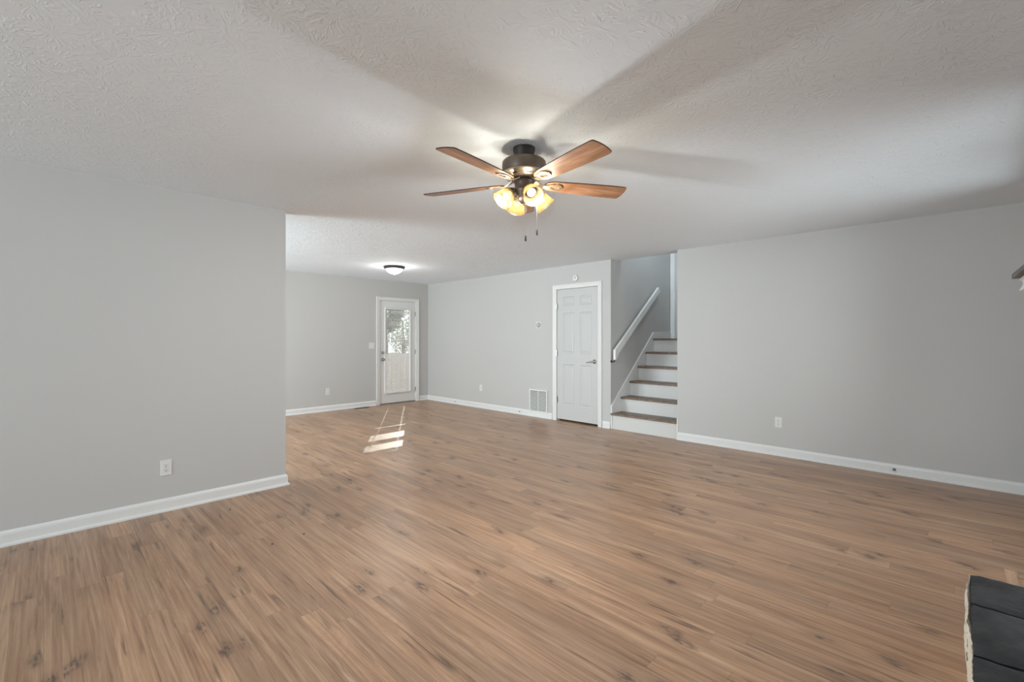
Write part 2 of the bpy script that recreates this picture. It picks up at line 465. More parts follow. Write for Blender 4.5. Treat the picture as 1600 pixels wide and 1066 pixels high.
# fireplace-side wall, back wall, dining wall (behind and beside the camera), with invented windows for the fill lights
wall('wall_near', XR + T, YB, PI, XR - XB + 2 * T, 0, H, holes=[(XR + T + 0.2, 0.7, XR + T + 1.7, 2.2), (XR + T - 4.95, 0.3, XR + T - 3.05, 2.38)])
wall('wall_back', XB, YB - T, PI / 2, YL - YB + T + T, 0, H, holes=[(1.9 - 1.3 - YB + T, 0.7, 1.9 + 1.3 - YB + T, 2.2)])
wall('wall_dining', XD, YL, PI / 2, YF - YL + T, 0, H, holes=[(0.8, 0.5, 3.2, 2.2)])
for n, (loc, rz, w, h) in enumerate((((-0.95, YB - 0.06, 1.45), PI, 1.5, 1.5), ((XB - 0.06, 1.9, 1.45), PI / 2, 2.6, 1.5), ((4.0, YB - 0.06, 1.34), PI, 1.9, 2.08), ((XD - 0.06, 6.3, 1.35), PI / 2, 2.4, 1.7))):
    bm = frame_u([(-w / 2, -h / 2), (-w / 2, h / 2), (w / 2, h / 2), (w / 2, -h / 2), (-w / 2, -h / 2)], [(0, -0.03), (-0.05, -0.03), (-0.05, 0.03), (0, 0.03)])
    wo = struct('window_%d' % (n + 1), bm, M_white, loc=loc, rot=(0, 0, rz))  # invented, out of view; frames the opening of an added fill light
    link('pane', B(-w / 2 + 0.05, -0.003, -h / 2 + 0.05, w / 2 - 0.05, 0.003, h / 2 - 0.05), M_glass, wo)
    link('mullion', B(-0.02, -0.02, -h / 2 + 0.05, 0.02, 0.02, h / 2 - 0.05), M_white, wo)

# stairwell shell
SX = 7.62
HT = 4.0
wall('wall_stair', XR + T, SY1, 0, SX - XR, 0, HT)
wall('wall_stair_right', SX + T, SY0, PI, SX - XR, 0, 2.35)
wall('wall_landing', SX, SY1, RR, 2.6, 0, HT)
struct('wall_stair_front', B(XR + T + 0.06, 1.0, H + 0.1, XR + T + 0.16, SY1, HT), M_wall)
struct('wall_upper_hall', B(XR + T + 0.06, 0.9, 2.2, SX + T, 1.0, HT), M_wall)
struct('floor_upper', B(XR + T + 0.16, 1.0, 2.25, SX, SY0 - T, 2.35), M_hall)
struct('ceiling_upper', B(XR + T + 0.06, 0.9, HT, SX + T, SY1 + T, HT + 0.1), M_hall)

# baseboards
baseboard('baseboard_left', [(XB, YL), (XC, YL), (XC, YL + T)])
baseboard('baseboard_far', [(XD, YF), (DX0 - 0.083, YF)])
baseboard('baseboard_far_corner', [(DX1 + 0.083, YF), (XR, YF), (XR, CY0 + 0.083)])
baseboard('baseboard_closet', [(XR, CY1 - 0.083), (XR, SY1 + 0.004)])
baseboard('baseboard_right', [(XR, SY0), (XR, YB), (2.98, YB)])

# ------------------------------------------------------------------ closet door (six panels)
def six_panel(w, h, th=0.035):
    xs = [0, 0.115, 0.115 + (w - 0.115 * 2 - 0.11) / 2, w - 0.115 - (w - 0.115 * 2 - 0.11) / 2, w - 0.115, w]
    zs = [0, 0.225, 0.865, 1.035, 1.675, 1.785, h - 0.115, h]
    bm = bmesh.new(); V = {}
    def v(x, y, z):
        k = (round(x, 5), round(y, 5), round(z, 5))
        if k not in V: V[k] = bm.verts.new(k)
        return V[k]
    for i in range(5):
        for j in range(7):
            x0, x1, z0, z1 = xs[i], xs[i + 1], zs[j], zs[j + 1]
            if i in (1, 3) and j in (1, 3, 5):
                rings = [(0, 0), (0.008, 0.007), (0.020, 0.008), (0.040, 0.002)]
                for (a, ya), (b, yb) in zip(rings, rings[1:]):
                    A = [(x0 + a, z0 + a), (x1 - a, z0 + a), (x1 - a, z1 - a), (x0 + a, z1 - a)]
                    Bq = [(x0 + b, z0 + b), (x1 - b, z0 + b), (x1 - b, z1 - b), (x0 + b, z1 - b)]
                    for k in range(4):
                        q = (k + 1) % 4
                        bm.faces.new((v(A[k][0], ya, A[k][1]), v(A[q][0], ya, A[q][1]), v(Bq[q][0], yb, Bq[q][1]), v(Bq[k][0], yb, Bq[k][1])))
                d, y = rings[-1]
                bm.faces.new((v(x0 + d, y, z0 + d), v(x1 - d, y, z0 + d), v(x1 - d, y, z1 - d), v(x0 + d, y, z1 - d)))
            else:
                bm.faces.new((v(x0, 0, z0), v(x1, 0, z0), v(x1, 0, z1), v(x0, 0, z1)))
    bm.faces.new((v(0, th, 0), v(w, th, 0), v(w, th, h), v(0, th, h)))
    for j in range(7):
        for x in (0, w):
            bm.faces.new((v(x, 0, zs[j]), v(x, 0, zs[j + 1]), v(x, th, zs[j + 1]) if j == 6 else v(x, th, zs[j + 1]), v(x, th, zs[j])))
    for i in range(5):
        for z in (0, h):
            bm.faces.new((v(xs[i], 0, z), v(xs[i + 1], 0, z), v(xs[i + 1], th, z), v(xs[i], th, z)))
    return bm

def hinge(parent, x, y, z):
    bm = tube([(x, y, z - 0.045), (x, y, z + 0.045)], 0.0075, 10)
    box(bm, x - 0.014, y, z - 0.044, x + 0.014, y + 0.006, z + 0.044)
    return link('hinge', bm, M_nickel, parent)

d2 = empty('door_2', (XR, CY0, 0), RR, kind='structure', label='white six-panel closet door with lever handle on the right wall', cat='door')
CW = CY0 - CY1
link('door_casing', frame_u([(0, 0), (0, CZ), (CW, CZ), (CW, 0)], CASE), M_white, d2)
link('door_jamb', frame_u([(-0.0, 0), (-0.0, CZ), (CW + 0.0, CZ), (CW + 0.0, 0)], [(0.0, 0.0), (0.012, 0.0), (0.012, 0.12), (0.0, 0.12)]), M_white, d2)
link('door_stop_strip', frame_u([(0, 0), (0, CZ), (CW, CZ), (CW, 0)], [(0, 0.046), (-0.012, 0.046), (-0.012, 0.075), (0, 0.075)]), M_white, d2)
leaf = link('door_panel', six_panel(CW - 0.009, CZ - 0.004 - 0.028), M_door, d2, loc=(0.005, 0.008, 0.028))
link('closet_backing', B(0, 0.11, 0, CW, 0.118, CZ), M_dark, d2)  # near-black sheet standing in for the shade behind the door
for z in (0.33, 1.07, 1.81): hinge(d2, 0.004, -0.004, z)
hd = link('door_handle', lathe([(0, 0), (0.031, 0), (0.031, -0.006), (0.024, -0.012), (0.012, -0.016), (0.011, -0.045), (0, -0.045)], 24, M=Matrix.Rotation(-PI / 2, 4, 'X')), M_nickel, d2, loc=(CW - 0.07, 0.008, 0.955), smooth=True, auto=35)
link('lever', tube([(0, -0.040, 0), (-0.02, -0.050, 0.002), (-0.05, -0.052, -0.002), (-0.085, -0.050, -0.012), (-0.115, -0.047, -0.016)], [0.010, 0.009, 0.0075, 0.0065, 0.006], 12), M_nickel, hd, smooth=True)

# ------------------------------------------------------------------ far glazed door with mini blind
d1 = empty('door_1', (DX0, YF, 0), 0, kind='structure', label='white glazed exterior door with mini blind in the far wall', cat='door')
DW = DX1 - DX0
link('door_casing', frame_u([(0, 0), (0, DZ), (DW, DZ), (DW, 0)], CASE), M_white, d1)
link('door_jamb', frame_u([(0, 0), (0, DZ), (DW, DZ), (DW, 0)], [(0, 0), (0.012, 0), (0.012, 0.12), (0, 0.12)]), M_white, d1)
link('threshold', B(0, 0.0, 0, DW, 0.14, 0.016, bev=0.003), M_steel, d1)
GX0, GX1, GZ0, GZ1 = 0.135, 0.690, 0.225, 1.885
lf = link('door_leaf', grid_wall([0.004, GX0, GX1, DW - 0.004], [0.018, GZ0, GZ1, DZ - 0.005], [(GX0, GZ0, GX1, GZ1)], 0.042), M_white, d1, loc=(0, 0.012, 0))
link('glazing_frame', frame_u([(GX0, GZ0), (GX0, GZ1), (GX1, GZ1), (GX1, GZ0), (GX0, GZ0)], [(0.028, 0.012), (0.026, 0.002), (0.016, -0.004), (0.0, -0.002), (-0.008, 0.008), (-0.008, 0.03), (0.028, 0.03)]), M_white, d1)
link('glass_pane', B(GX0, 0.035, GZ0, GX1, 0.040, GZ1), M_glass, d1)
bl = link('mini_blind', B(GX0 + 0.0 - 0.012, -0.030, GZ1 - 0.014, GX1 + 0.012, -0.004, GZ1 + 0.014, bev=0.003), M_white, d1)
bm = bmesh.new(); pitch = 0.0215; z = GZ0 + 0.012
open_bands = ((1.120, 1.145), (1.37, 1.53), (1.65, 1.80))
segs = [(GX0 + 0.004, 0.235), (0.2425, 0.575), (0.5805, 0.592), (0.5970, GX1 - 0.004)]
while z < GZ1 - 0.02:
    is_open = any(a < z < b for a, b in open_bands)
    a = math.radians(24.5) if is_open else math.radians(-42 if z < 1.0 else -32)
    for (xa, xb) in segs:
        c, s = math.cos(a) * 0.0122, math.sin(a) * 0.0122
        n = Vector((0, -math.sin(a), math.cos(a))) * 0.0005
        yc = 0.0165 - 0.0   # slats hang between the frame and the glass
        q = []
        for (yy, zz) in ((-c, -s), (c, s)):
            for sg in (-1, 1): q.append((yy + yc + n.y * sg, z + zz + n.z * sg))
        prism([(q[0][0], q[0][1]), (q[2][0], q[2][1]), (q[3][0], q[3][1]), (q[1][0], q[1][1])], xa, xb, bm, axis='x')
    z += pitch
link('slats', bm, M_slat, bl)
link('bottom_rail', B(GX0 - 0.005, -0.024, GZ0 - 0.016, GX1 + 0.005, -0.006, GZ0 + 0.002, bev=0.002), M_white, bl)
link('tilt_wand', tube([(GX0 + 0.055, -0.02, GZ1 - 0.02), (GX0 + 0.055, -0.02, 1.27)], 0.004, 8), M_steel, bl)
for z in (0.25, 1.02, 1.80): hinge(d1, DW - 0.002, -0.004, z)
db = lathe([(0, 0), (0.030, 0), (0.030, -0.006), (0.024, -0.014), (0.012, -0.016), (0.010, -0.022), (0, -0.022)], 24, M=Matrix.Rotation(-PI / 2, 4, 'X'))
dbo = link('deadbolt', db, M_nickel, d1, loc=(0.066, 0.012, 1.015), smooth=True, auto=35)
link('thumb_turn', B(-0.004, -0.036, -0.014, 0.004, -0.020, 0.014, bev=0.002), M_nickel, dbo)
kn = lathe([(0, 0), (0.032, 0), (0.032, -0.006), (0.014, -0.012), (0.012, -0.030), (0.024, -0.040), (0.029, -0.052), (0.026, -0.064), (0.012, -0.070), (0, -0.070)], 28, M=Matrix.Rotation(-PI / 2, 4, 'X'))
link('door_knob', kn, M_nickel, d1, loc=(0.066, 0.012, 0.885), smooth=True, auto=35)

# ------------------------------------------------------------------ staircase
st = empty('staircase', (XR, SY1, 0), RR, label='flight of brown wooden treads and white risers climbing beside the grey wall', cat='stairs')
SW = SY1 - SY0
run, rise, z1 = 0.2475, 0.2150, 0.226
nos = 0.028
tz = [z1 + i * rise for i in range(6)]; tz[5] = 1.300
x0s = [0.012 + i * run for i in range(6)]       # riser face, distance into the stairwell
for i in range(6):
    zb = 0.0 if i == 0 else tz[i - 1]
    link('riser', B(0.022, x0s[i], zb, SW - 0.001, x0s[i] + 0.018, tz[i] - 0.028), M_riser, st)
    depth = run + nos if i < 5 else SX - XR - x0s[5] + nos - 0.002
    yb = x0s[i] - nos
    prof = [(yb + 0.006, tz[i] - 0.028), (yb, tz[i] - 0.022), (yb, tz[i] - 0.006), (yb + 0.006, tz[i]), (yb + depth, tz[i]), (yb + depth, tz[i] - 0.028)]
    link('tread', prism(prof, 0.006 if i < 1 else 0.022, SW - 0.004, axis='x'), M_tread, st)
# white skirt board climbing the left wall
sk = [(0.0, 0), (0.0, 0.33), (x0s[5] + 0.01, 1.40), (SX - XR - 0.002, 1.40), (SX - XR - 0.002, 1.25), (1.0, 0.9), (0.3, 0.0)]
sk = [(a, b) for a, b in sk]
bm = bmesh.new()
lo = [bm.verts.new((0.001, a, b)) for a, b in sk]; hi = [bm.verts.new((0.021, a, b)) for a, b in sk]
bm.faces.new(lo[::-1]); bm.faces.new(hi)
for i in range(len(sk)): bm.faces.new((lo[i], lo[(i + 1) % len(sk)], hi[(i + 1) % len(sk)], hi[i]))
link('skirt_board', bm, M_white, st)
link('edge_trim', B(SW - 0.0035, -0.012, 0.0, SW + 0.012, 0.0, z1 + 0.05), M_white, st)

# landing door casing at the top of the stairs
d3 = empty('door_3', (SX, SY1 - 0.075, 1.30), RR, kind='structure', label='white door casing at the top of the stairs', cat='door')
link('door_casing', frame_u([(0, 0), (0, 2.04), (0.76, 2.04), (0.76, 0)], CASE), M_white, d3)
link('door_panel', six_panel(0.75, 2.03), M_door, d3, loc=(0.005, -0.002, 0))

# handrail
hr = empty('handrail', (XR, SY1, 1.0), RR, label='white painted board handrail sloping up the stairwell wall', cat='handrail')
p0, p1 = (-0.005, 1.135), (1.315, 2.135)     # top edge, distance into stairwell / height
ln = math.hypot(p1[0] - p0[0], p1[1] - p0[1]); ux, uz = (p1[0] - p0[0]) / ln, (p1[1] - p0[1]) / ln
nx_, nz_ = uz, -ux
hw = 0.092
poly = [(p0[0], p0[1]), (p1[0], p1[1]), (p1[0] + nx_ * 0.045 + 0.012, p1[1] + nz_ * 0.045), (p1[0] + nx_ * hw * 0.9, p1[1] + nz_ * hw * 0.9),
        (p0[0] + 0.035 + nx_ * hw, p0[1] + 0.028 + nz_ * hw), (p0[0] + 0.028, p0[1] - 0.150), (p0[0] - 0.002, p0[1] - 0.140)]
bm = prism([(a, b - 1.0) for a, b in poly], 0.045, 0.083, axis='x')
bmesh.ops.bevel(bm, geom=[e for e in bm.edges], offset=0.003, segments=1, affect='EDGES')
link('rail', bm, M_white, hr)
for (a, b) in ((0.012, 0.990), (0.62, 1.53), (1.15, 1.93)):
    bm = tube([(0.0, a, b - 1.0 - 0.02), (0.025, a, b - 1.0 - 0.028), (0.05, a, b - 1.0 - 0.02), (0.064, a, b - 1.0 + 0.01)], 0.008, 10)
    lathe([(0, 0), (0.020, 0), (0.018, 0.006), (0, 0.007)], 16, bm, Matrix.Translation((0, a, b - 1.02)) @ Matrix.Rotation(PI / 2, 4, 'Y'))
    link('rail_bracket', bm, M_canopy, hr)

# ------------------------------------------------------------------ ceiling fan
FX, FY = 0.7145 * 2.74 + 0.6997 * 0.071, 0.6993 * 2.74 - 0.7148 * 0.071
fan = empty('ceiling_fan', (FX, FY, H), math.radians(-45.6), label='five-blade walnut ceiling fan with bronze body and four lit amber glass shades', cat='ceiling fan')
# in the fan's own frame x runs to the right of the picture and y away from the camera
def dz(z): return (CAM_H + (z - CAM_H) * 1.015 if z < 2.4 else z) - H
link('canopy', lathe([(0, 0), (0.066, 0), (0.066, dz(2.425)), (0.062, dz(2.415)), (0.0625, dz(2.392)), (0.060, dz(2.386)), (0.060, dz(2.352)), (0.068, dz(2.345)), (0, dz(2.345))], 40), M_canopy, fan, smooth=True, auto=30)
link('motor_housing', lathe([(0, dz(2.347)), (0.112, dz(2.347)), (0.124, dz(2.345)), (0.130, dz(2.338)), (0.131, dz(2.326)), (0.131, dz(2.282)), (0.127, dz(2.274)), (0.0, dz(2.274))], 56), M_bronze, fan, smooth=True, auto=40)
bm = lathe([(0, dz(2.2745)), (0.128, dz(2.2745)), (0.129, dz(2.270)), (0.122, dz(2.262)), (0.112, dz(2.258)), (0.104, dz(2.244)), (0.088, dz(2.236)), (0, dz(2.236))], 56)
ring = link('trim_ring', bm, M_champ, fan, smooth=True, auto=40)
for k in range(8):
    a = 2 * PI * k / 8 + 0.25
    bm = bmesh.new(); box(bm, -0.014, -0.0012, -0.002, 0.014, 0.0012, 0.002)
    bmesh.ops.transform(bm, matrix=Matrix.Rotation(a, 4, 'Z') @ Matrix.Translation((0, -0.1085, dz(2.2505))), verts=bm.verts[:])
    link('ring_slot', bm, M_slot, ring)
link('switch_housing', lathe([(0, dz(2.237)), (0.060, dz(2.237)), (0.062, dz(2.228)), (0.056, dz(2.218)), (0.056, dz(2.186)), (0.060, dz(2.180)), (0.060, dz(2.168)), (0.048, dz(2.150)), (0.040, dz(2.140)), (0, dz(2.140))], 40), M_bronze, fan, smooth=True, auto=35)
link('light_fitter', lathe([(0, dz(2.141)), (0.036, dz(2.141)), (0.038, dz(2.128)), (0.034, dz(2.112)), (0.022, dz(2.100)), (0.012, dz(2.096)), (0.010, dz(2.090)), (0, dz(2.088))], 32), M_bronze, fan, smooth=True, auto=35)

BR, BZ = 0.660, dz(2.217)
half = [(0.128, 0.0), (0.130, 0.018), (0.140, 0.034), (0.160, 0.045), (0.20, 0.052), (0.30, 0.0590), (0.42, 0.0650), (0.52, 0.0680), (0.600, 0.0690), (0.632, 0.0690), (0.643, 0.0670), (0.650, 0.0620), (0.656, 0.040), (0.659, 0.020), (BR, 0.0)]
outline = half + [(x, -y) for x, y in half[-2:0:-1]]
bm = prism(outline, -0.003, 0.003)
bmesh.ops.recalc_face_normals(bm, faces=bm.faces)
for f in bm.faces:
    f.material_index = 1 if abs(f.normal.z) < 0.5 else 0
blade_me = None
def bracket_bm():
    bm = bmesh.new()
    # arm from the ring out to the blade, then an open loop plate under the blade
    path = [(0.070, 0, 0.020), (0.095, 0, 0.004), (0.12, 0, -0.008), (0.150, 0, -0.010)]
    w = [0.020, 0.016, 0.014, 0.018]
    prev = None
    for (x, y, z), ww in zip(path, w):
        cur = [bm.verts.new((x, -ww, z - 0.003)), bm.verts.new((x, ww, z - 0.003)), bm.verts.new((x, ww, z + 0.003)), bm.verts.new((x, -ww, z + 0.003))]
        if prev:
            for i in range(4): bm.faces.new((prev[i], prev[(i + 1) % 4], cur[(i + 1) % 4], cur[i]))
        else: bm.faces.new(cur)
        prev = cur
    bm.faces.new(prev)
    n = 28; O, I = [], []
    for i in range(n):
        a = 2 * PI * i / n
        rx, ry = 0.052, 0.036
        flat = 0.80 + 0.2 * abs(math.cos(a)) if math.cos(a) > 0 else 1.0
        xo = 0.190 + rx * math.cos(a); yo = ry * math.sin(a) * (1.12 if math.cos(a) > 0 else 0.9)
        O.append((xo, yo)); I.append((0.196 + rx * 0.56 * math.cos(a), ry * 0.56 * math.sin(a) * (1.1 if math.cos(a) > 0 else 0.8)))
    vo = [[bm.verts.new((x, y, zz)) for x, y in O] for zz in (-0.010, -0.0032)]
    vi = [[bm.verts.new((x, y, zz)) for x, y in I] for zz in (-0.010, -0.0032)]
    for i in range(n):
        j = (i + 1) % n
        bm.faces.new((vo[0][i], vo[0][j], vi[0][j], vi[0][i])); bm.faces.new((vo[1][i], vo[1][j], vi[1][j], vi[1][i]))
        bm.faces.new((vo[0][i], vo[0][j], vo[1][j], vo[1][i])); bm.faces.new((vi[0][i], vi[0][j], vi[1][j], vi[1][i]))
    return bm
pitchM = math.radians(-12)
blade = None
for k, deg in enumerate((16, 88, 160, 232, 304)):
    if blade is None:
        blade = link('blade', bm, [M_blade, M_edge], fan)
        br = link('blade_bracket', bracket_bm(), M_champ, blade)
        o = blade
    else:
        o = blade.copy(); COL.objects.link(o)
        c = br.copy(); COL.objects.link(c); c.parent = o
    o.location = (0, 0, BZ)
    o.rotation_euler = (Matrix.Rotation(math.radians(deg), 4, 'Z') @ Matrix.Rotation(pitchM, 4, 'X')).to_euler()

outer = [(0.020, 0.0), (0.026, 0.004), (0.034, 0.010), (0.042, 0.020), (0.047, 0.034), (0.050, 0.052), (0.054, 0.072), (0.058, 0.086), (0.0625, 0.094), (0.0625, 0.0965)]
inner = [(r - 0.003, z) for r, z in outer[::-1]]
inner[0] = (0.0585, 0.0965); inner[-1] = (0.017, 0.004)
shade_bm = lathe(outer + inner, 40, closed=True)
bulb_bm = lathe([(0, 0.012), (0.012, 0.014), (0.014, 0.028), (0.022, 0.040), (0.026, 0.046), (0.022, 0.051), (0.012, 0.055), (0, 0.056)], 24)
sh = None
for deg in (-69, 21, 111, 201):
    a = math.radians(deg); dirv = Vector((math.cos(a), math.sin(a), -1.0)).normalized()
    neck = Vector((math.cos(a) * 0.078, math.sin(a) * 0.078, dz(2.165)))
    rot = dirv.to_track_quat('Z', 'Y').to_euler()
    # curved arm with a socket cup
    p = [Vector((math.cos(a) * 0.030, math.sin(a) * 0.030, dz(2.150))), Vector((math.cos(a) * 0.052, math.sin(a) * 0.052, dz(2.172))), neck + dirv * -0.018 , neck + dirv * 0.0]
    b = tube(p, [0.008, 0.008, 0.009, 0.010], 10)
    lathe([(0, -0.014), (0.014, -0.014), (0.020, -0.006), (0.022, 0.003), (0, 0.003)], 20, b, Matrix.Translation(neck) @ dirv.to_track_quat('Z', 'Y').to_matrix().to_4x4())
    link('lamp_arm', b, M_bronze, fan, smooth=True, auto=40)
    if sh is None:
        sh = link('lamp_shade', shade_bm, M_shade, fan, smooth=True, auto=60)
        bu = link('bulb', bulb_bm, M_bulb, sh, smooth=True)
        s_, b_ = sh, bu
    else:
        s_ = sh.copy(); COL.objects.link(s_); b_ = bu.copy(); COL.objects.link(b_); b_.parent = s_
    s_.location = neck; s_.rotation_euler = rot
    # the lamp's own light, seated between bulb and shade mouth
    L = light('bulb_light', 'POINT', (0, 0, 0.068), 35, (0.90, 0.955, 1.0), shadow_soft_size=0.020)
    L.parent = s_

def chain(x, y, ztop, zbot, fob):
    bm = tube([(x, y, dz(ztop)), (x, y, dz(zbot + fob))], 0.0011, 6)
    for k in range(int((ztop - zbot - fob) / 0.006)):
        zc = dz(ztop) - k * 0.006
        bmesh.ops.create_icosphere(bm, subdivisions=1, radius=0.0019, matrix=Matrix.Translation((x, y, zc)))
    c = link('pull_chain', bm, M_nickel, fan)
    link('chain_fob', lathe([(0, dz(zbot + fob)), (0.004, dz(zbot + fob - 0.002)), (0.0055, dz(zbot + fob - 0.008)), (0.0055, dz(zbot + 0.006)), (0.0035, dz(zbot)), (0, dz(zbot))], 12, M=Matrix.Translation((x, y, 0))), M_canopy, c, smooth=True, auto=40)
chain(0.008, -0.055, 2.15, 1.866, 0.036)
chain(0.075, -0.035, 2.17, 1.905, 0.036)

# ------------------------------------------------------------------ flush ceiling light
fl = empty('ceiling_light', (3.89, 6.42, H), 0, label='round flush ceiling light with frosted dome near the far door', cat='ceiling light')
link('rim', lathe([(0, 0), (0.165, 0), (0.167, -0.012), (0.160, -0.024), (0.146, -0.040), (0.138, -0.042), (0.134, -0.036), (0, -0.036)], 48), M_lightrim, fl, smooth=True, auto=35)
link('dome', lathe([(0.136, -0.038), (0.128, -0.058), (0.108, -0.082), (0.078, -0.104), (0.040, -0.117), (0, -0.121)], 48), M_dome, fl, smooth=True)
link('finial', lathe([(0, -0.119), (0.006, -0.121), (0.010, -0.128), (0.006, -0.134), (0, -0.136)], 16), M_nickel, fl, smooth=True)
Lf = light('dome_light', 'POINT', (3.89, 6.42, H - 0.20), 10.0, (1.0, 0.98, 0.94), shadow_soft_size=0.12)

# ------------------------------------------------------------------ small things on the walls
def outlet(label, loc, rz):
    o = empty('wall_outlet', loc, rz, label=label, cat='outlet', group='duplex outlets on the grey walls')
    link('cover_plate', B(-0.036, -0.006, -0.058, 0.036, 0.0, 0.058, bev=0.0025), M_plastic, o)
    for s in (-1, 1):
        bm = bmesh.new()
        box(bm, -0.017, -0.008, s * 0.0195 - 0.0135, 0.017, -0.0055, s * 0.0195 + 0.0135, bev=0.002)
        r = link('receptacle', bm, M_plastic, o)
        b = bmesh.new()
        box(b, -0.0075, -0.0086, s * 0.0195 - 0.001, -0.005, -0.0075, s * 0.0195 + 0.008)
        box(b, 0.005, -0.0086, s * 0.0195 - 0.001, 0.0075, -0.0075, s * 0.0195 + 0.007)
        lathe([(0, 0), (0.003, 0), (0.003, 0.001), (0, 0.001)], 10, b, Matrix.Translation((0, -0.0086, s * 0.0195 - 0.007)) @ Matrix.Rotation(-PI / 2, 4, 'X'))
        link('socket_slots', b, M_slot, r)
    link('plate_screw', lathe([(0, 0), (0.0028, 0), (0.0028, 0.001), (0, 0.001)], 10, M=Matrix.Translation((0, -0.0072, 0)) @ Matrix.Rotation(-PI / 2, 4, 'X')), M_nickel, o)
    return o
outlet('white duplex outlet on the near left wall above the baseboard', (0.648, YL, 0.328), 0)
outlet('white duplex outlet on the long right wall past the stairs', (XR, 1.454, 0.37), RR)
outlet('white duplex outlet on the far wall left of the glazed door', (3.56, YF, 0.348), 0)
outlet('white duplex outlet between the far corner and the return air grille', (XR, 6.41, 0.377), RR)

sw = empty('light_switch', (4.415, YF, 1.16), 0, label='white two-gang light switch beside the glazed door', cat='light switch')
link('switch_plate', B(-0.058, -0.006, -0.058, 0.058, 0, 0.058, bev=0.0025), M_plastic, sw)
for s in (-1, 1): link('toggle', B(s * 0.023 - 0.005, -0.016, -0.004, s * 0.023 + 0.005, -0.0055, 0.010, bev=0.0015), M_plastic, sw)

th = empty('thermostat', (XR, 4.985, 1.52), RR, label='white round-dial thermostat on a square plate left of the closet', cat='thermostat')
link('back_plate', B(-0.055, -0.006, -0.050, 0.055, 0, 0.050, bev=0.003), M_plastic, th)
link('dial', lathe([(0, 0), (0.041, 0), (0.041, -0.016), (0.038, -0.022), (0.028, -0.026), (0.026, -0.030), (0, -0.031)], 36, M=Matrix.Translation((0.003, -0.006, 0)) @ Matrix.Rotation(-PI / 2, 4, 'X')), paint('pale_grey_plastic', (0.46, 0.46, 0.455, 1), 0.4), th, smooth=True, auto=35)

sd = empty('smoke_detector', (XR, 4.227, 2.226), RR, label='small round white detector above the closet door', cat='smoke detector')
link('detector_body', lathe([(0, 0), (0.049, 0), (0.049, -0.012), (0.046, -0.026), (0.036, -0.032), (0, -0.033)], 36, M=Matrix.Rotation(-PI / 2, 4, 'X')), M_plastic, sd, smooth=True, auto=35)
link('detector_button', lathe([(0, -0.031), (0.014, -0.031), (0.012, -0.037), (0, -0.037)], 20, M=Matrix.Translation((0.006, 0, 0)) @ Matrix.Rotation(-PI / 2, 4, 'X')), paint('grey_plastic', (0.42, 0.42, 0.42, 1), 0.4), sd, smooth=True, auto=35)

# return air grille
rg = empty('return_air_grille', (XR, 5.18, 0.0), RR, label='white louvred return air grille low on the wall beside the closet', cat='vent')
GW, g0, g1 = 0.394, 0.085, 0.455
link('grille_frame', frame_u([(0.024, g0 + 0.024), (0.024, g1 - 0.024), (GW - 0.024, g1 - 0.024), (GW - 0.024, g0 + 0.024), (0.024, g0 + 0.024)], [(0.024, -0.014), (0.022, -0.020), (0.004, -0.022), (0, -0.018), (0, -0.001), (0.024, -0.001)]), M_plastic, rg)
link('grille_backing', B(0.02, -0.004, g0 + 0.02, GW - 0.02, -0.001, g1 - 0.02), M_slot, rg)  # dark sheet standing in for shade between the louvres
for (a, b) in ((0.024, 0.194), (0.206, GW - 0.024)):
    bm = bmesh.new(); z = g0 + 0.034
    while z < g1 - 0.03:
        prism([(-0.017, z - 0.003), (-0.016, z - 0.004), (-0.005, z + 0.003), (-0.006, z + 0.004)], a, b, bm, axis='x'); z += 0.0125
    link('louvres', bm, M_plastic, rg)
link('centre_bar', B(0.194, -0.020, g0 + 0.022, 0.206, -0.002, g1 - 0.022), M_plastic, rg)

# coax stubs sticking out of the baseboards
def coax(label, loc, rz, sc=1.0):
    o = empty('cable_connector', loc, rz, label=label, cat='cable connector', group='cable connectors poking through the baseboard')
    o.scale = (sc, sc, sc)
    bm = lathe([(0, 0), (0.0085, 0), (0.0085, -0.004), (0.0048, -0.004), (0.0048, -0.020), (0, -0.020)], 6, M=Matrix.Rotation(-PI / 2, 4, 'X'))
    link('threaded_stub', bm, M_steel, o)
    link('nut', lathe([(0.0, -0.013), (0.0075, -0.013), (0.0075, -0.019), (0, -0.0195)], 6, M=Matrix.Rotation(-PI / 2, 4, 'X')), M_slot, o)
coax('metal cable connector in the baseboard below the long right wall', (XR - 0.014, 0.46, 0.048), RR, 1.5)
coax('tiny metal connector in the baseboard near the far corner', (XR - 0.014, 7.15, 0.050), RR)
coax('tiny metal connector in the baseboard just left of the return air grille', (XR - 0.014, 5.40, 0.050), RR)

# floor register beside the far baseboard
fr = empty('floor_register', (4.16, YF - 0.11, 0), 0, label='small brown floor register by the far wall left of the door', cat='floor vent')
M_reg = paint('brown_register_enamel', (0.10, 0.065, 0.045, 1), 0.5)
link('register_frame', frame_u([(-0.13, -0.045), (-0.13, 0.045), (0.13, 0.045), (0.13, -0.045), (-0.13, -0.045)], [(0, 0), (0.018, 0), (0.014, -0.004), (0, -0.005)]), M_reg, fr, rot=(-PI / 2, 0, 0))
bm = bmesh.new()
for k in range(17): box(bm, -0.126 + k * 0.0155, -0.045, 0.0, -0.121 + k * 0.0155, 0.045, 0.004)
link('register_slats', bm, M_reg, fr)

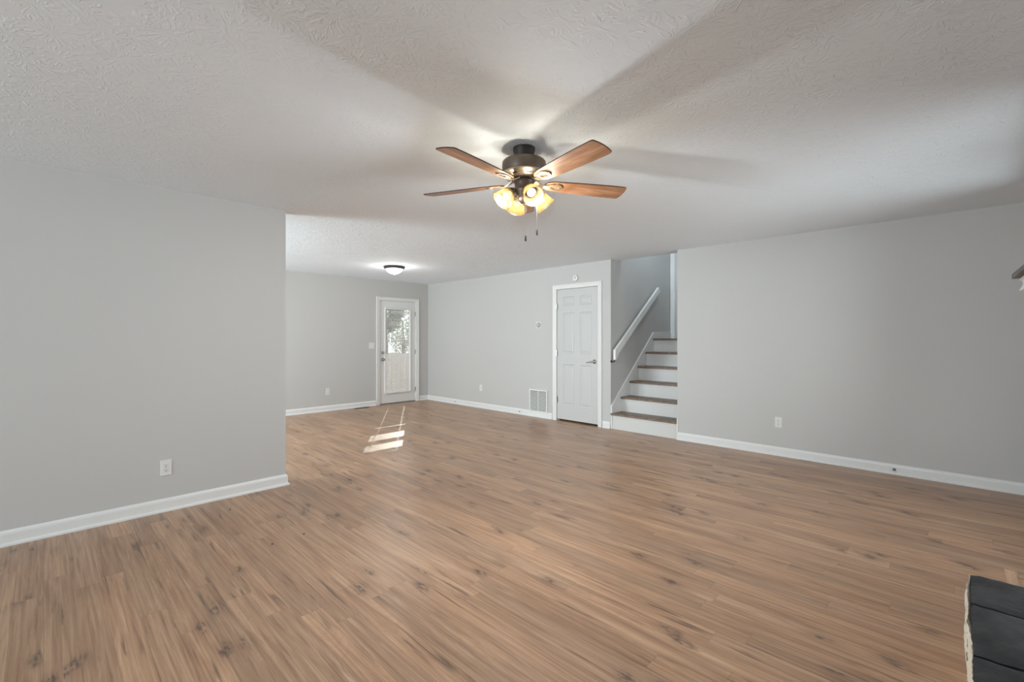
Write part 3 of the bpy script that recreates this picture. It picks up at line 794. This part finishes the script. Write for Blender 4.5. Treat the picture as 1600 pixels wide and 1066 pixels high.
# crumbs of debris on the floor
for (x, y, lab) in ((0.995, 3.98, 'dark crumb on the floor near the end of the left wall'),
                    (1.215, 3.13, 'dark crumb on the floor in the patch of glare left of the fan'),
                    (1.015, 3.12, 'dark crumb lying nearest the camera in the glare on the floor')):
    bm = bmesh.new(); bmesh.ops.create_icosphere(bm, subdivisions=2, radius=0.006)
    for v in bm.verts: v.co *= random.uniform(0.6, 1.2); v.co.z = max(v.co.z * 0.6, -0.003)
    o = link('debris_crumb', bm, M_slot, loc=(x, y, 0.003)); tag(o, lab, 'debris', 'dark crumbs on the wooden floor')

# ------------------------------------------------------------------ hearth and mantel at the right edge
HX, HY, HZ = 2.94, -0.027, 0.25
he = empty('hearth', (HX, HY, 0), 0, label='raised black-painted stone hearth with chipped cream edge', cat='hearth')
stones = [(0.0, -0.325), (-0.335, -0.735), (-0.745, -1.16), (-1.17, -1.62)]
for si, (a, b) in enumerate(stones):
    bm = bmesh.new()
    nx, ny = 14, 12
    D = HY - YB - 0.002
    def jag(u, sd): return 0.006 * math.sin(u * 41 + sd) + 0.004 * math.sin(u * 97 + sd * 2)
    top = []
    for i in range(nx + 1):
        row = []
        for j in range(ny + 1):
            x = a + (b - a) * i / nx; y = -D * j / ny
            if i in (0, nx): x += jag(y * 2 + si, si) * 0.5 * (1 if i == nx else -1) - (0.004 if i == 0 and si else 0)
            if j == 0: y += noise.noise(Vector((x * 22, si * 3.1, 0))) * 0.006 + noise.noise(Vector((x * 70, si, 4))) * 0.003 - 0.001
            if si == 0 and i == 0 and j == 0: x -= 0.018; 
            zz = HZ - 0.004 + 0.0035 * math.sin(x * 13 + si) * math.cos(y * 17) + random.uniform(-0.0008, 0.0008)
            if i in (0, nx) or j == 0: zz -= 0.005
            row.append(bm.verts.new((x, y, zz)))
        top.append(row)
    for i in range(nx):
        for j in range(ny): bm.faces.new((top[i][j], top[i + 1][j], top[i + 1][j + 1], top[i][j + 1]))
    ext = bmesh.ops.extrude_face_region(bm, geom=bm.faces[:])
    for g in ext['geom']:
        if isinstance(g, bmesh.types.BMVert): g.co.z -= 0.045
    link('hearth_slab', bm, M_black, he, smooth=True, auto=50)
# cream plaster flank under the slabs, bulging unevenly
bm = bmesh.new(); nu, nvv = 90, 14; L0 = 1.6
rows = []
for i in range(nu + 1):
    x = -L0 * i / nu; row = []
    for j in range(nvv + 1):
        z = (HZ - 0.012) * j / nvv
        bulge = 0.017 * max(0, min(1, (x + 0.64) / 0.14)) * max(0, min(1, (-x - 0.06) / 0.06)) * (0.8 + 0.5 * noise.noise(Vector((x * 11, z * 9, 1)))) + 0.0015
        bulge *= 0.6 + 0.4 * math.sin(PI * j / nvv)
        y = bulge + 0.004 * noise.noise(Vector((x * 45, z * 45, 3))) + 0.002 * noise.noise(Vector((x * 120, z * 120, 5)))
        row.append(bm.verts.new((x - 0.006, y, z)))
    rows.append(row)
for i in range(nu):
    for j in range(nvv): bm.faces.new((rows[i][j], rows[i + 1][j], rows[i + 1][j + 1], rows[i][j + 1]))
back = [[bm.verts.new((-L0 * i / nu - 0.006, -0.02, (HZ - 0.05) * j)) for j in (0, 1)] for i in (0, nu)]
bm.faces.new([r for r in rows[0]] + [back[0][1], back[0][0]]); bm.faces.new([r for r in rows[nu]] + [back[1][1], back[1][0]])
bm.faces.new([r[-1] for r in rows] + [back[1][1], back[0][1]]); bm.faces.new([r[0] for r in rows] + [back[1][0], back[0][0]])
bm.faces.new((back[0][0], back[0][1], back[1][1], back[1][0]))
link('mortar_edge', bm, M_mortar, he, smooth=True, auto=60)
link('hearth_base', B(-1.62, YB - HY + 0.002, 0, -0.012, -0.021, HZ - 0.05), M_mortar, he)

# light strip let into the floor beyond the hearth
M_strip = wood('pale_oak_strip', rgb(170, 132, 100), rgb(196, 160, 128), rgb(214, 180, 148), 0.45)
fs = link('trim_1', B(HX + 0.06, -0.222, 0.0, 3.80, -0.172, 0.004, bev=0.001), M_strip); fs['kind'] = 'structure'
fs2 = link('trim_2', B(3.72, YB + 0.03, 0.0, 3.745, -0.224, 0.005, bev=0.001), M_strip); fs2['kind'] = 'structure'

MX, MY, MZ = 2.94, -0.156, 1.565
ma = empty('mantel', (MX, MY, MZ), 0, label='weathered grey mantel shelf end jutting in at the right edge', cat='mantel')
dep = YB - MY + 0.001
link('shelf_board', prism([(0, 0), (0, dep), (-1.8, dep), (-1.8, -0.05)], 0.0, 0.020), M_mantel, ma)
prof = [(-0.0205, -0.0005), (-0.0205, -0.009), (-0.026, -0.012), (-0.030, -0.022), (-0.029, -0.032), (-0.022, -0.046), (-0.0205, -0.056), (-0.10, -0.056), (-0.10, -0.0005)]
link('bed_moulding', sweep_xy([(0, dep), (0, 0), (-1.75, -0.045)], prof), M_white, ma)
link('frieze', B(-1.7, dep, -0.30, -0.13, dep + 0.09, -0.057), M_white, ma)

# ------------------------------------------------------------------ outside, seen through the blind
M_lawn = paint('dry_lawn', (0.24, 0.22, 0.17, 1), 0.9, 0.4, 30)
M_tan = wood('tan_fence_wood', rgb(190, 176, 165), rgb(208, 196, 186), rgb(222, 212, 204), 0.8, 12, 12, 2)
M_leaf = paint('dark_evergreen_leaves', (0.20, 0.22, 0.18, 1), 0.7)
M_leaf2 = paint('pale_yellow_leaves', (0.60, 0.60, 0.48, 1), 0.7)
M_bark = paint('grey_bark', (0.16, 0.13, 0.11, 1), 0.9, 0.5, 30)
struct('ground_outside', B(-6, YF + T + 0.001, -0.25, 24, 40, -0.15), M_lawn)
fe = empty('wooden_fence', (5.6, 10.9, -0.15), 0, label='tan board fence outside, seen through the lower half of the blind', cat='fence')
for k in range(13):
    x = k * 0.152
    link('fence_board', prism([(x, 0), (x + 0.145, 0), (x + 0.145, 1.03), (x, 1.03)], 0, 0.02, axis='y'), M_tan, fe)
link('fence_rail', B(0, 0.021, 0.25, 1.97, 0.06, 0.34), M_tan, fe); link('fence_rail', B(0, 0.021, 0.78, 1.97, 0.06, 0.87), M_tan, fe)
def tree(label, x, y, zc, rx, rz, mat, seed, name):
    rnd = random.Random(seed)
    t = empty(name, (x, y, -0.15), 0, label=label, cat='tree')
    link('trunk', tube([(0, 0, 0), (0.04, 0.02, zc * 0.6), (0.0, 0.05, zc + 0.3)], [0.10, 0.07, 0.03], 10), M_bark, t)
    bm = bmesh.new()
    for k in range(1400):
        v = Vector((rnd.gauss(0, 1), rnd.gauss(0, 1), rnd.gauss(0, 1))).normalized() * rnd.uniform(0.55, 1.0)
        p = Vector((v.x * rx, v.y * rx, zc + 0.15 + v.z * rz))
        a, b = Vector((rnd.uniform(-1, 1), rnd.uniform(-1, 1), rnd.uniform(-1, 1))).normalized() * 0.07, Vector((rnd.uniform(-1, 1), rnd.uniform(-1, 1), rnd.uniform(-1, 1))).normalized() * 0.05
        bm.faces.new([bm.verts.new(p - a), bm.verts.new(p + b), bm.verts.new(p + a), bm.verts.new(p - b)])
    link('foliage', bm, mat, t)
tree('dark evergreen tree outside behind the upper left of the blind', 7.9, 13.6, 2.2, 0.62, 0.75, M_leaf, 3, 'evergreen_tree')
tree('pale leafy tree outside behind the right side of the blind', 10.6, 16.8, 1.9, 0.75, 1.3, M_leaf2, 5, 'leafy_tree')
